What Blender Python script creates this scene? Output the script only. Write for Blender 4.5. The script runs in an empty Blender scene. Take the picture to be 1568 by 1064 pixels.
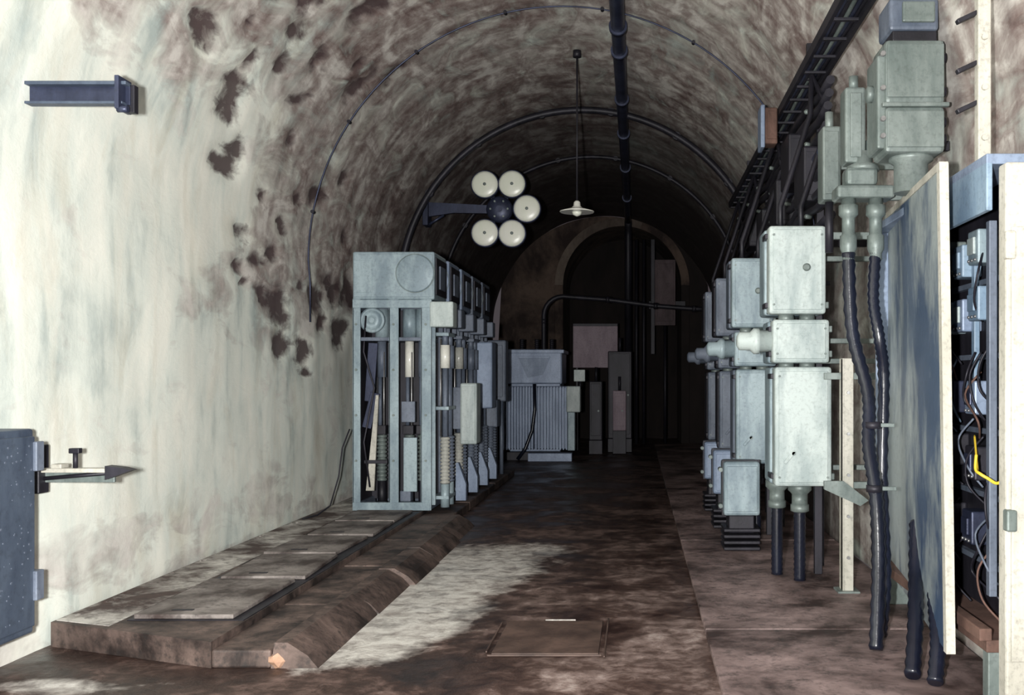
import bpy, bmesh, math, random
from mathutils import Vector, Matrix, noise
random.seed(7)
scene = bpy.context.scene
XC, R, ZS = -0.78, 2.75, 2.85          # vault centre, radius, springing height
XL, XR = XC-R, XC+R
YN, YE = -2.0, 24.5

# ---------------------------------------------------------------- materials
def nt(name):
    m = bpy.data.materials.new(name); m.use_nodes = True
    t = m.node_tree; b = t.nodes['Principled BSDF']
    return m, t, b
def ramp(t, src, stops):
    r = t.nodes.new('ShaderNodeValToRGB')
    el = r.color_ramp.elements
    while len(el) < len(stops): el.new(0.5)
    for e, (p, c) in zip(el, stops):
        e.position = p; e.color = (*c, 1) if len(c) == 3 else c
    t.links.new(src, r.inputs[0]); return r.outputs[0]
def mix(t, f, a, b, mode='MIX'):
    n = t.nodes.new('ShaderNodeMixRGB'); n.blend_type = mode
    for i, v in ((0, f), (1, a), (2, b)):
        if isinstance(v, (int, float)): n.inputs[i].default_value = v
        elif isinstance(v, tuple): n.inputs[i].default_value = (*v, 1)
        else: t.links.new(v, n.inputs[i])
    return n.outputs[0]
def math_(t, op, a, b=0.0, clamp=False):
    n = t.nodes.new('ShaderNodeMath'); n.operation = op; n.use_clamp = clamp
    for i, v in ((0, a), (1, b)):
        if isinstance(v, (int, float)): n.inputs[i].default_value = v
        else: t.links.new(v, n.inputs[i])
    return n.outputs[0]
def noise_n(t, vec, scale, detail=5, rough=0.6, dist=0.0):
    n = t.nodes.new('ShaderNodeTexNoise')
    n.inputs['Scale'].default_value = scale; n.inputs['Detail'].default_value = detail
    n.inputs['Roughness'].default_value = rough; n.inputs['Distortion'].default_value = dist
    t.links.new(vec, n.inputs['Vector']); return n.outputs['Fac']
def mapping(t, vec, scale):
    m = t.nodes.new('ShaderNodeMapping'); m.inputs['Scale'].default_value = scale
    t.links.new(vec, m.inputs['Vector']); return m.outputs[0]
def bump(t, b, h, strength=0.3, dist=0.02):
    n = t.nodes.new('ShaderNodeBump'); n.inputs['Strength'].default_value = strength
    n.inputs['Distance'].default_value = dist
    t.links.new(h, n.inputs['Height']); t.links.new(n.outputs[0], b.inputs['Normal'])

def paint(name, c1, c2, rough=0.5, metal=0.0, scale=4, grime=0.35, stretch=(1,1,0.35), dk=0.25, lo=0.35, hi=0.65):
    m, t, b = nt(name)
    tc = t.nodes.new('ShaderNodeTexCoord')
    v = mapping(t, tc.outputs['Object'], stretch)
    n1 = noise_n(t, v, scale, 6, 0.65, 0.3)
    n2 = noise_n(t, tc.outputs['Object'], scale*9, 4, 0.7)
    base = ramp(t, n1, [(lo, c1), (hi, c2)])
    g = ramp(t, n2, [(0.50, (0,0,0)), (0.72, (1,1,1))])
    gg = math_(t, 'MULTIPLY', g, grime)
    col = mix(t, gg, base, tuple(x*dk+0.01 for x in c1))
    t.links.new(col, b.inputs['Base Color'])
    b.inputs['Roughness'].default_value = rough; b.inputs['Metallic'].default_value = metal
    bump(t, b, n2, 0.12, 0.01)
    return m

def plaster():
    m, t, b = nt('stained_plaster')
    uv = t.nodes.new('ShaderNodeUVMap'); uv.uv_map = 'UVMap'
    U = uv.outputs[0]
    def at(nm):
        a = t.nodes.new('ShaderNodeAttribute'); a.attribute_name = nm; return a.outputs['Fac']
    brown, spot, far_shade = at('brown'), at('spot'), at('far_shade')
    big = noise_n(t, U, 0.75, 6, 0.6, 0.4)
    streak = noise_n(t, mapping(t, U, (3.0, 0.9, 1)), 1.3, 5, 0.55, 0.4)
    patch = noise_n(t, mapping(t, U, (0.9, 1.7, 1)), 1.7, 7, 0.62, 0.6)
    fine = noise_n(t, mapping(t, U, (0.6, 1, 1)), 7, 5, 0.62, 0.5)
    tiny = noise_n(t, U, 38, 4, 0.7)
    white = ramp(t, math_(t,'ADD',math_(t,'MULTIPLY',big,0.5),math_(t,'MULTIPLY',streak,0.5)),
                 [(0.36, (0.46,0.53,0.51)), (0.47, (0.76,0.81,0.75)), (0.60, (0.90,0.91,0.83))])
    yel = ramp(t, noise_n(t, mapping(t, U, (2.2,0.7,1)), 1.1, 5, 0.6, 0.6), [(0.52,(0,0,0)),(0.78,(0.55,0.55,0.55))])
    white = mix(t, yel, white, (0.52,0.46,0.34))
    s2 = math_(t,'ADD', math_(t,'MULTIPLY',streak,0.28), math_(t,'ADD', math_(t,'MULTIPLY',patch,0.50), math_(t,'MULTIPLY',fine,0.22)))
    br = ramp(t, s2, [(0.37,(0.055,0.03,0.03)), (0.45,(0.20,0.145,0.135)), (0.51,(0.36,0.31,0.29)), (0.59,(0.70,0.67,0.63))])
    f = math_(t,'ADD', brown, math_(t,'MULTIPLY', math_(t,'SUBTRACT', patch, 0.5), 2.4))
    f = ramp(t, f, [(0.22,(0,0,0)),(0.72,(1,1,1))])
    col = mix(t, f, white, br)
    # dark damp spots with ragged edge
    sp = math_(t,'ADD', spot, math_(t,'MULTIPLY', math_(t,'SUBTRACT', fine, 0.5), 2.0))
    sp = math_(t,'MULTIPLY', ramp(t, sp, [(0.30,(0,0,0)),(0.55,(0.45,0.45,0.45)),(0.9,(1,1,1))]), ramp(t, spot, [(0.02,(0,0,0)),(0.25,(1,1,1))]))
    col = mix(t, math_(t,'MULTIPLY',sp,0.92), col, (0.06,0.032,0.036))
    col = mix(t, far_shade, col, (0.022,0.013,0.013))  # shade of the far tunnel mixed into the wall colour
    sm_ = ramp(t, tiny, [(0.62,(0,0,0)),(0.75,(1,1,1))])
    col = mix(t, math_(t,'MULTIPLY',sm_, math_(t,'MULTIPLY',brown,0.4)), col, (0.08,0.055,0.055))
    t.links.new(col, b.inputs['Base Color'])
    b.inputs['Roughness'].default_value = 0.75
    h = math_(t,'ADD', fine, math_(t,'MULTIPLY', tiny, 0.25))
    bump(t, b, h, 0.28, 0.02)
    return m

def floor_mat():
    m, t, b = nt('damp_concrete_floor')
    tc = t.nodes.new('ShaderNodeTexCoord'); O = tc.outputs['Object']
    a = t.nodes.new('ShaderNodeAttribute'); a.attribute_name = 'white'
    p = t.nodes.new('ShaderNodeAttribute'); p.attribute_name = 'pink'
    big = noise_n(t, O, 1.3, 6, 0.65, 0.5); fine = noise_n(t, O, 7, 6, 0.7, 0.3); tiny = noise_n(t, O, 45, 4, 0.7)
    s = math_(t,'ADD', math_(t,'MULTIPLY',big,0.55), math_(t,'MULTIPLY',fine,0.45))
    base = ramp(t, s, [(0.40,(0.014,0.007,0.006)),(0.50,(0.042,0.023,0.018)),(0.62,(0.17,0.11,0.095))])
    pink = ramp(t, s, [(0.40,(0.03,0.015,0.013)),(0.50,(0.10,0.062,0.052)),(0.62,(0.33,0.25,0.23))])
    col = mix(t, p.outputs['Fac'], base, pink)
    w = math_(t,'ADD', a.outputs['Fac'], math_(t,'MULTIPLY', math_(t,'SUBTRACT', s, 0.5), 2.0))
    w = ramp(t, w, [(0.36,(0,0,0)),(1.05,(1,1,1))])
    wc = ramp(t, fine, [(0.35,(0.33,0.30,0.28)),(0.6,(0.68,0.66,0.62))])
    col = mix(t, w, col, wc)
    t.links.new(col, b.inputs['Base Color'])
    t.links.new(ramp(t, big, [(0.4,(0.28,)*3),(0.6,(0.65,)*3)]), b.inputs['Roughness'])
    bump(t, b, math_(t,'ADD',fine,math_(t,'MULTIPLY',tiny,0.4)), 0.5, 0.02)
    return m

M = {}
M['plaster'] = plaster(); M['floor'] = floor_mat()
M['grey'] = paint('blue_grey_enamel', (0.19,0.255,0.30), (0.34,0.43,0.47), 0.45, 0.1, lo=0.4, hi=0.6)
M['slate'] = paint('slate_blue_enamel', (0.15,0.20,0.30), (0.28,0.35,0.48), 0.45, 0.1)
M['tslate'] = paint('transformer_blue_grey', (0.23,0.29,0.42), (0.38,0.46,0.62), 0.45, 0.1)
M['pale'] = paint('pale_enamel', (0.32,0.385,0.39), (0.51,0.58,0.57), 0.42, 0.0, grime=0.3, lo=0.4, hi=0.58)
M['dull'] = paint('dull_blue_grey', (0.07,0.09,0.13), (0.17,0.20,0.26), 0.5, 0.1)
M['cream'] = paint('cream_paint', (0.38,0.37,0.32), (0.60,0.58,0.52), 0.55, 0.0, grime=0.45)
M['cast'] = paint('cast_grey_green', (0.11,0.14,0.135), (0.24,0.28,0.27), 0.45, 0.2)
M['dark'] = paint('blackened_steel', (0.010,0.010,0.015), (0.03,0.028,0.04), 0.5, 0.3)
M['navy'] = paint('navy_steel', (0.02,0.025,0.05), (0.05,0.06,0.11), 0.4, 0.4)
M['rubber'] = paint('black_rubber_hose', (0.005,0.006,0.013), (0.011,0.014,0.028), 0.25, 0.0, grime=0.0)
M['steel'] = paint('bare_steel', (0.25,0.25,0.26), (0.45,0.45,0.45), 0.35, 0.7)
M['porc'] = paint('grey_porcelain', (0.30,0.31,0.29), (0.48,0.48,0.44), 0.25, 0.0, grime=0.4)
M['wporc'] = paint('white_porcelain', (0.72,0.72,0.66), (0.86,0.86,0.80), 0.2, 0.0, grime=0.2)
M['lens'] = paint('lamp_glass_white', (0.88,0.92,0.78), (0.96,0.97,0.88), 0.25, 0.0, grime=0.0)
M['rust'] = paint('rusty_timber', (0.06,0.03,0.022), (0.17,0.095,0.075), 0.8, 0.0)
M['brick'] = paint('broken_orange_concrete', (0.30,0.17,0.11), (0.5,0.33,0.24), 0.85, 0.0)
M['pinkc'] = paint('pinkish_board', (0.24,0.18,0.22), (0.38,0.30,0.35), 0.6, 0.0)
M['plate'] = paint('trench_plate', (0.045,0.030,0.027), (0.29,0.26,0.245), 0.6, 0.0, scale=2.0, grime=0.7, stretch=(1,1,1), lo=0.4, hi=0.62)
M['hatch'] = paint('dirty_hatch_plate', (0.03,0.016,0.013), (0.12,0.075,0.06), 0.6, 0.0, scale=3, stretch=(1,1,1))
M['concr'] = paint('kerb_concrete', (0.014,0.008,0.007), (0.15,0.105,0.09), 0.65, 0.0, scale=2.6, grime=0.8, stretch=(1,1,1), lo=0.4, hi=0.64)
M['doorp'] = paint('scuffed_door_panel', (0.045,0.08,0.15), (0.34,0.39,0.40), 0.4, 0.1, scale=2.2, grime=0.3, stretch=(1,0.7,0.35), lo=0.42, hi=0.56)
M['yellow'] = paint('yellow_wire', (0.75,0.5,0.03), (0.85,0.6,0.06), 0.4, 0, grime=0)
M['wblue'] = paint('pale_blue_trunking', (0.14,0.22,0.33), (0.28,0.38,0.48), 0.45, 0)
M['speck'] = paint('speckled_steel_box', (0.04,0.055,0.09), (0.10,0.13,0.18), 0.5, 0.2, scale=3)
M['brownw'] = paint('brown_masonry', (0.025,0.014,0.012), (0.13,0.09,0.07), 0.85, 0, scale=1.1, stretch=(1,1,0.6), lo=0.42, hi=0.62)
M['end_shade'] = paint('end_wall_shade', (0.007,0.0045,0.0045), (0.022,0.015,0.014), 0.9, 0, scale=1.3)  # shade tone for the recess back and right side of end wall
M['arch'] = paint('arch_masonry', (0.06,0.042,0.035), (0.20,0.16,0.13), 0.85, 0, scale=1.3)
M['walk'] = paint('walkway_concrete',(0.035,0.018,0.016),(0.36,0.265,0.255),0.6,0,scale=1.5,grime=0.75,stretch=(1,1,1), lo=0.38, hi=0.64)
M['platf'] = paint('dusty_platform',(0.07,0.045,0.04),(0.66,0.64,0.60),0.8,0,scale=1.7,grime=0.8,stretch=(1,1,1), lo=0.40, hi=0.60)
M['dullpink']=paint('faded_board',(0.06,0.04,0.045),(0.14,0.10,0.11),0.7)

# ---------------------------------------------------------------- builder
class B:
    def __init__(s, name):
        s.name = name; s.bm = bmesh.new(); s.mats = []
    def mi(s, m):
        if m not in s.mats: s.mats.append(m)
        return s.mats.index(m)
    def add(s, tb, m, smooth=False, mat=None):
        if mat is not None: bmesh.ops.transform(tb, matrix=mat, verts=tb.verts)
        i = s.mi(m)
        for f in tb.faces: f.material_index = i; f.smooth = smooth
        me = bpy.data.meshes.new('tmp'); tb.to_mesh(me); tb.free()
        s.bm.from_mesh(me); bpy.data.meshes.remove(me)
    def box(s, x0,x1,y0,y1,z0,z1, m, bev=0.008, rot=None):
        tb = bmesh.new(); bmesh.ops.create_cube(tb, size=1)
        c = Vector(((x0+x1)/2,(y0+y1)/2,(z0+z1)/2))
        sx,sy,sz = abs(x1-x0),abs(y1-y0),abs(z1-z0)
        bmesh.ops.scale(tb, vec=(sx,sy,sz), verts=tb.verts)
        bv = min(bev, 0.3*min(sx,sy,sz))
        if bv > 0.0008:
            bmesh.ops.bevel(tb, geom=tb.edges[:], offset=bv, segments=2, affect='EDGES', profile=0.5)
        mt = Matrix.Translation(c)
        if rot: mt = mt @ Matrix.Rotation(math.radians(rot[1]), 4, rot[0])
        s.add(tb, m, False, mt)
    def cyl(s, p0, p1, r, m, seg=20, r2=None):
        p0, p1 = Vector(p0), Vector(p1); d = p1-p0
        tb = bmesh.new()
        bmesh.ops.create_cone(tb, cap_ends=True, segments=seg, radius1=r, radius2=r if r2 is None else r2, depth=d.length)
        q = Vector((0,0,1)).rotation_difference(d.normalized()).to_matrix().to_4x4()
        mt = Matrix.Translation((p0+p1)/2) @ q
        bmesh.ops.transform(tb, matrix=mt, verts=tb.verts)
        i = s.mi(m)
        for f in tb.faces: f.material_index = i; f.smooth = len(f.verts) == 4
        me = bpy.data.meshes.new('tmp'); tb.to_mesh(me); tb.free(); s.bm.from_mesh(me); bpy.data.meshes.remove(me)
    def tube(s, pts, r, m, seg=10, rib=None):
        pts = [Vector(p) for p in pts]; i = s.mi(m)
        n = len(pts); rings = []; up = None
        for k, p in enumerate(pts):
            a = pts[max(k-1,0)]; b_ = pts[min(k+1,n-1)]
            d = (b_-a).normalized()
            if up is None: up = d.orthogonal().normalized()
            else: up = (up - d*up.dot(d)).normalized()
            sd = d.cross(up); rr = r if rib is None else (r*(1.0+rib) if k % 2 else r*(1.0-rib))
            rings.append([s.bm.verts.new(p + (up*math.cos(2*math.pi*j/seg)+sd*math.sin(2*math.pi*j/seg))*rr) for j in range(seg)])
        for k in range(n-1):
            for j in range(seg):
                f = s.bm.faces.new((rings[k][j],rings[k][(j+1)%seg],rings[k+1][(j+1)%seg],rings[k+1][j]))
                f.material_index = i; f.smooth = True
        for rg in (rings[0], rings[-1]):
            f = s.bm.faces.new(rg); f.material_index = i
    def lathe(s, c, axis, prof, m, seg=28):
        c = Vector(c); q = Vector((0,0,1)).rotation_difference(Vector(axis).normalized()).to_matrix()
        i = s.mi(m); rings = []
        for r, h in prof:
            rings.append([s.bm.verts.new(c + q @ Vector((max(r,0.0005)*math.cos(2*math.pi*j/seg), max(r,0.0005)*math.sin(2*math.pi*j/seg), h))) for j in range(seg)])
        for k in range(len(rings)-1):
            for j in range(seg):
                f = s.bm.faces.new((rings[k][j],rings[k][(j+1)%seg],rings[k+1][(j+1)%seg],rings[k+1][j]))
                f.material_index = i; f.smooth = True
        for rg in (rings[0], rings[-1]):
            f = s.bm.faces.new(rg); f.material_index = i
    def insul(s, x, y, z0, z1, r, m, n=8):
        h = (z1-z0)/n; prof = []
        for k in range(n):
            prof += [(r*0.65, k*h), (r, k*h+h*0.35), (r, k*h+h*0.6), (r*0.65, k*h+h*0.95)]
        s.lathe((x,y,z0), (0,0,1), prof, m, 16)
    def poly(s, pts, m, thick=(0,0,0)):
        i = s.mi(m); a = [s.bm.verts.new(p) for p in pts]; t = Vector(thick)
        b_ = [s.bm.verts.new(Vector(p)+t) for p in pts]; n = len(pts)
        fs = [s.bm.faces.new(a), s.bm.faces.new(b_[::-1])]
        for k in range(n): fs.append(s.bm.faces.new((a[(k+1)%n], a[k], b_[k], b_[(k+1)%n])))
        for f in fs: f.material_index = i
    def lump(s, c, sc, m, seed=0):
        tb=bmesh.new(); bmesh.ops.create_icosphere(tb,subdivisions=2,radius=1)
        for v in tb.verts:
            v.co*=1+0.45*noise.noise(v.co*1.5+Vector((seed*3.1,seed,0)))
            v.co=Vector((v.co.x*sc[0],v.co.y*sc[1],v.co.z*sc[2]))
        s.add(tb,m,False,Matrix.Translation(c))
    def done(s):
        bmesh.ops.recalc_face_normals(s.bm, faces=s.bm.faces)
        xs=[v.co for v in s.bm.verts]
        c = Vector(((min(v.x for v in xs)+max(v.x for v in xs))/2,(min(v.y for v in xs)+max(v.y for v in xs))/2,min(v.z for v in xs)))
        bmesh.ops.translate(s.bm, vec=-c, verts=s.bm.verts)
        me = bpy.data.meshes.new(s.name); s.bm.to_mesh(me); s.bm.free()
        for m in s.mats: me.materials.append(M[m])
        ob = bpy.data.objects.new(s.name, me); ob.location = c
        scene.collection.objects.link(ob); return ob

def sm(v, a, b):
    t = max(0, min(1, (v-a)/(b-a))); return t*t*(3-2*t)
def arc(x0, z0, r, a0, a1, n, y):
    return [(x0+r*math.cos(math.radians(a0+(a1-a0)*k/n)), y, z0+r*math.sin(math.radians(a0+(a1-a0)*k/n))) for k in range(n+1)]

# ---------------------------------------------------------------- shell
# damp/spalled spots on the left side: (y, z, radius_z)
SP = [(7.30,4.19,.10),(8.21,3.98,.10),(8.18,3.85,.09),(8.47,3.58,.09),(8.45,3.42,.08),(9.87,2.34,.14),(10.0,2.20,.09),(10.5,1.92,.11),
      (9.91,1.96,.10),(9.5,2.37,.07),(8.9,2.6,.06),(8.97,2.92,.08),(9.35,2.73,.07),(11.7,2.6,.12),(11.9,2.15,.16),(10.98,2.5,.13),(11.4,2.75,.09),
      (8.56,4.58,.09),(9.24,4.56,.07),(10.3,4.61,.10),(7.91,4.38,.06),(9.37,4.21,.07),(10.69,3.56,.09),(8.4,4.8,.10),(8.2,4.2,.05),
      (9.7,2.85,.06),(10.4,2.55,.06),(11.2,2.25,.08),(8.7,4.35,.08),(9.9,4.75,.07),(8.0,4.75,.07),(10.65,1.68,.05),(9.2,5.0,.10),(10.9,4.9,.09),
      (9.1,2.45,.04),(9.3,3.3,.05),(10.0,3.1,.06),(12.0,3.3,.09),(11.4,3.9,.07),(12.3,2.7,.14),(9.6,3.9,.05),(10.2,3.5,.05)]
def shell(name, pf, s0, s1, ds):
    ns = int((s1-s0)/ds); ny = int((YE-YN)/0.08)
    bm = bmesh.new(); vs = []; data = []
    for j in range(ny+1):
        y = YN+(YE-YN)*j/ny; row = []
        for i in range(ns+1):
            s_ = s0+(s1-s0)*i/ns
            x, z, nx, nz = pf(s_)
            n1 = noise.fractal(Vector((y*0.55, s_*0.55, 3)), 1, 2, 5)
            n2 = noise.fractal(Vector((y*1.5, s_*0.6, 9)), 1, 2, 4)
            spot = 0
            if x < XC and 6.5 < y < 13.5:
                wy = 0.26*noise.fractal(Vector((y*1.6, s_*3, 21)), 1, 2, 3); wz = 0.11*noise.fractal(Vector((y*1.6, s_*3, 47)), 1, 2, 3)
                for (py,pz,pr) in SP:
                    dd = math.hypot((y+wy-py)/(1.8 if pz<4 else 1.4), (z+wz-pz))/(pr*1.1)
                    if dd < 2: spot = max(spot, 1-sm(dd, 0.4, 1.9))
            if x < XC:
                brown = sm(y+n1*1.2, 8.0, 9.8)*sm(z+n1*0.6, 1.5, 2.8)*0.66 + sm(y,10.5,14)*0.25
                brown = max(brown, 0.64*sm(z+n1*0.8, 3.4, 4.5), 0.34*sm(0.8+n1*0.4-z,0,0.5))
            else:
                brown = 0.72+0.2*n1
            if z > 4.6: brown = max(brown, 0.68+n1*0.5)
            far_shade = 0.62*sm(y+n2*1.2, 12.0, 16) + 0.32*sm(y+n1, 16, 20)  # far shade painted into the colour, growing with depth
            if x > XC: far_shade = max(far_shade, 0.94*sm(y+n2, 8.3, 11.5)*sm(4.7+n1*0.6-z,0,1.0))  # right wall's painted shade starts nearer and goes deeper
            if z < 3 and x<XC: far_shade *= 0.75
            d = 0.02*n1 + 0.012*n2 - 0.04*spot
            v = bm.verts.new((x+nx*d, y, z+nz*d)); row.append(v); data.append((min(1,max(0,brown)),spot,min(0.97,max(0,far_shade)),y,s_))
        vs.append(row)
    for j in range(ny):
        for i in range(ns):
            f = bm.faces.new((vs[j][i],vs[j][i+1],vs[j+1][i+1],vs[j+1][i])); f.smooth = True
    me = bpy.data.meshes.new(name); bm.to_mesh(me); bm.free()
    for k, nm in enumerate(('brown','spot','far_shade')):
        a = me.attributes.new(nm, 'FLOAT', 'POINT'); a.data.foreach_set('value', [d[k] for d in data])
    uv = me.uv_layers.new(name='UVMap')
    for l in me.loops:
        d = data[l.vertex_index]; uv.data[l.index].uv = (d[3], d[4])
    me.materials.append(M['plaster'])
    ob = bpy.data.objects.new(name, me); scene.collection.objects.link(ob); return ob
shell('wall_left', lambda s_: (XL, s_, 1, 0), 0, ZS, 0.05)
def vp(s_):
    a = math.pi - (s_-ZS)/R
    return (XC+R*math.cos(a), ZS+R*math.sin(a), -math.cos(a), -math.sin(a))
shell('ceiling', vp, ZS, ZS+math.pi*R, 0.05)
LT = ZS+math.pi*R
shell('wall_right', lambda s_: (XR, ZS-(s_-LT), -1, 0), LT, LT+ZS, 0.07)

def grid(name, x0,x1,y0,y1,z, step, fn):
    nx=int((x1-x0)/step); ny=int((y1-y0)/step); bm=bmesh.new(); rows=[]; data=[]
    for j in range(ny+1):
        r=[]
        for i in range(nx+1):
            x=x0+(x1-x0)*i/nx; y=y0+(y1-y0)*j/ny
            r.append(bm.verts.new((x,y,z+0.006*noise.noise(Vector((x*2,y*2,1)))))); data.append(fn(x,y))
        rows.append(r)
    for j in range(ny):
        for i in range(nx):
            bm.faces.new((rows[j][i],rows[j][i+1],rows[j+1][i+1],rows[j+1][i])).smooth=True
    me=bpy.data.meshes.new(name); bm.to_mesh(me); bm.free()
    for k,nm in enumerate(('white','pink')):
        a=me.attributes.new(nm,'FLOAT','POINT'); a.data.foreach_set('value',[d[k] for d in data])
    me.materials.append(M['floor'])
    ob=bpy.data.objects.new(name,me); scene.collection.objects.link(ob); return ob
def ff(x,y):
    n=noise.fractal(Vector((x*1.1,y*1.1,5)),1,2,4)*0.35
    xr = -1.05 + 0.45*sm(y,6.8,8.6) - 0.15*sm(6.2-y,0.0,1.0)
    w = sm(xr+n-x, -0.2, 0.4)*sm(y+n,5.1,5.7)*sm(10.6-y+n,0,2.0)*sm(x+2.0,0,.2)
    w = max(w, 0.20*sm(10-y,0,3)*sm(x+1.8,0,0.3))
    w2 = 0.85*sm(0.5+n-math.hypot((x+3.0)/1.0,(y-5.2)/0.45),0,0.4)
    if x < -2: w = max(w2, 0.1)
    return (w, 0.7*sm(x+n,-1.2,-0.3)*sm(11-y,0,5))
grid('floor', XL, XR, YN, YE+3, 0.0, 0.08, ff)

b=B('concrete_walkway')
b.box(0.43,XR-0.05,YN+0.1,6.18,0.006,0.045,'walk',0.006)
b.box(0.43,XR-0.05,6.2,9.6,0.006,0.045,'walk',0.006)
b.box(0.43,XR-0.05,9.62,YE-0.5,0.006,0.045,'walk',0.006)
b.done()

b=B('raised_concrete_platform')
b.poly([(-3.5,5.95,0.0),(-2.35,5.5,0.0),(-2.35,16.5,0.0),(-3.5,16.5,0.0)],'concr',(0,0,0.146))
b.poly([(-3.49,5.99,0.138),(-3.10,5.85,0.138),(-3.10,16.4,0.138),(-3.49,16.4,0.138)],'platf',(0,0,0.011))
yy=5.5
while yy<16:
    L=random.uniform(0.9,1.6)
    b.box(-2.35,-2.02,yy,min(yy+L-0.015,16.5),0.0,0.11+random.uniform(-.01,.004),'concr',0.014); yy+=L
yy=5.5
while yy<10.6:
    L=random.uniform(0.8,1.3); j=random.uniform(-0.03,0.03); y1=min(yy+L-0.03,10.9); h=0.138+random.uniform(-.015,.008)
    b.poly([(-2.02,yy,0.0),(-1.73+j,yy,0.0),(-1.79+j,yy,h*0.5),(-1.90+j,yy,h),(-2.0,yy,h)],'concr',(0,y1-yy,0)); yy+=L
b.lump((-1.99,5.53,0.04),(0.06,0.05,0.05),'brick',2)
for q in range(26):
    b.lump((-3.47+abs(random.gauss(0,0.05)),random.uniform(6.0,10.6),0.147),(random.uniform(.008,.025),random.uniform(.01,.03),random.uniform(.004,.01)),'platf',q)
b.done()
ys=[5.98,7.15,8.15,9.1,10.0,10.85]
for k in range(5):
    b=B('trench_cover_plate')
    rot=('Z',[0,2.5,-2,1,-1][k]); dx=[0,.02,-.02,.01,0][k]
    b.box(-3.06,-2.36,ys[k],ys[k+1]-0.002,0.147,0.151,'dark',0.001)
    b.box(-3.03+dx,-2.43+dx,ys[k]+0.02,ys[k+1]-0.06,0.152,0.18,'plate',0.006,rot=rot)
    b.box(-2.85+dx,-2.72+dx,ys[k]+0.12,ys[k]+0.15,0.18,0.184,'dark',0.002)
    b.done()
b=B('floor_hatch')
b.box(-0.84,-0.22,5.76,6.54,0.004,0.012,'hatch',0.003)
for x0,x1,y0,y1,m_ in ((-0.86,-0.20,5.72,5.735,'hatch'),(-0.60,-0.40,6.56,6.57,'platf'),(-0.88,-0.87,5.8,6.5,'hatch'),(-0.19,-0.18,5.7,6.6,'hatch')):
    b.box(x0,x1,y0,y1,0.004,0.014,m_,0.003)
b.done()

# end wall with arched recess
b=B('wall_back')
n=40
cx,cz,ri=-0.35,3.9,1.45
ins=[(cx-ri,0.0)]+[(cx+ri*math.cos(math.pi*(1-k/n)),cz+ri*math.sin(math.pi*(1-k/n))) for k in range(n+1)]+[(cx+ri,0.0)]
outs=[]
for (x,z) in ins:
    a=math.atan2(z-cz,x-cx)
    if z<cz: outs.append((XL if x<cx else XR, z))
    else:
        d=Vector((math.cos(a),math.sin(a))); lo,hi=ri,8
        for _ in range(30):
            mid=(lo+hi)/2; px,pz=cx+d.x*mid,cz+d.y*mid
            inside = (math.hypot(px-XC,pz-ZS)<R) if pz>ZS else (XL<px<XR)
            if inside: lo=mid
            else: hi=mid
        outs.append((cx+d.x*lo,cz+d.y*lo))
i0=b.mi('brownw'); i1=b.mi('end_shade')
vi=[b.bm.verts.new((x,YE,z)) for x,z in ins]; vo=[b.bm.verts.new((x,YE,z)) for x,z in outs]
vb=[b.bm.verts.new((x,YE+2.4,z)) for x,z in ins]
for k in range(len(ins)-1):
    b.bm.faces.new((vi[k],vi[k+1],vo[k+1],vo[k])).material_index=i0 if ins[k][0]<0.5 else i1  # right side of the wall painted dark as shade
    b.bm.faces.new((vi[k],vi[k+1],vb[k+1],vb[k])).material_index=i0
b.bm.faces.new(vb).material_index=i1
for k in range(1,n+1):
    (x0,z0),(x1,z1)=ins[k],ins[k+1]
    def o(x,z,g): a=math.atan2(z-cz,x-cx); return (cx+(ri+g)*math.cos(a),YE-0.08,cz+(ri+g)*math.sin(a))
    b.poly([o(x0,z0,0),o(x1,z1,0),o(x1,z1,0.2),o(x0,z0,0.2)],'arch' if k<n*0.62 else 'brownw',(0,0.08,0))  # right part of the arch in a darker material, painted shade
b.box(cx-ri-0.2,cx-ri,YE-0.08,YE,0,cz,'brownw',0.01); b.box(cx+ri,cx+ri+0.2,YE-0.08,YE,0,cz,'end_shade',0.01)  # right jamb in the painted shade tone
b.done()

# ---------------------------------------------------------------- ceiling pipes / conduits
b=B('ceiling_pipe')
px,pz=-0.2,5.42
b.tube([(px,y*1.0,pz) for y in range(-2,25)],0.078,'navy',16)
for y in (10.8,11.6,13.6,15.5,18,21): 
    b.cyl((px,y-0.04,pz),(px,y+0.04,pz),0.1,'navy',20)
    b.box(px-0.015,px+0.015,y-0.015,y+0.015,pz,5.5,'dark',0.003)
b.tube([(px,24.1,pz),(px,24.3,5.3),(px,24.33,5.0),(px,24.33,2.2)],0.09,'dark',14)
b.done()
for y,r in ((10.5,0.009),(14.4,0.05),(17.5,0.035)):
    b=B('arched_conduit')
    rr=R-0.06-r
    b.tube([(XL+0.08+r,y,2.2),(XL+0.08+r,y,2.6)]+arc(XC,ZS,rr,180,0,60,y)+[(XR-0.08-r,y,2.6),(XR-0.08-r,y,2.2)],r,'navy' if r<0.02 else 'dark',10)
    for a in range(15,180,22):
        ax=XC+rr*math.cos(math.radians(a)); az=ZS+rr*math.sin(math.radians(a))
        b.cyl((ax,y-0.03,az),(ax,y+0.03,az),r+0.01,'dark',10)
    b.done()

b=B('pendant_lamp')
lx,ly,lz=-0.72,12.07,3.62
b.cyl((lx,ly,lz+0.12),(lx,ly,5.58),0.011,'dark',8)
b.cyl((lx,ly,5.5),(lx,ly,5.58),0.05,'dark',12)
b.lathe((lx,ly,lz),(0,0,1),[(0.205,0.0),(0.21,0.010),(0.15,0.028),(0.075,0.05),(0.045,0.075),(0.04,0.12),(0.02,0.14)],'wporc')
b.lathe((lx,ly,lz-0.05),(0,0,1),[(0.01,0.0),(0.05,0.02),(0.06,0.05),(0.045,0.085),(0.03,0.11)],'lens',16)
b.done()

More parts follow.
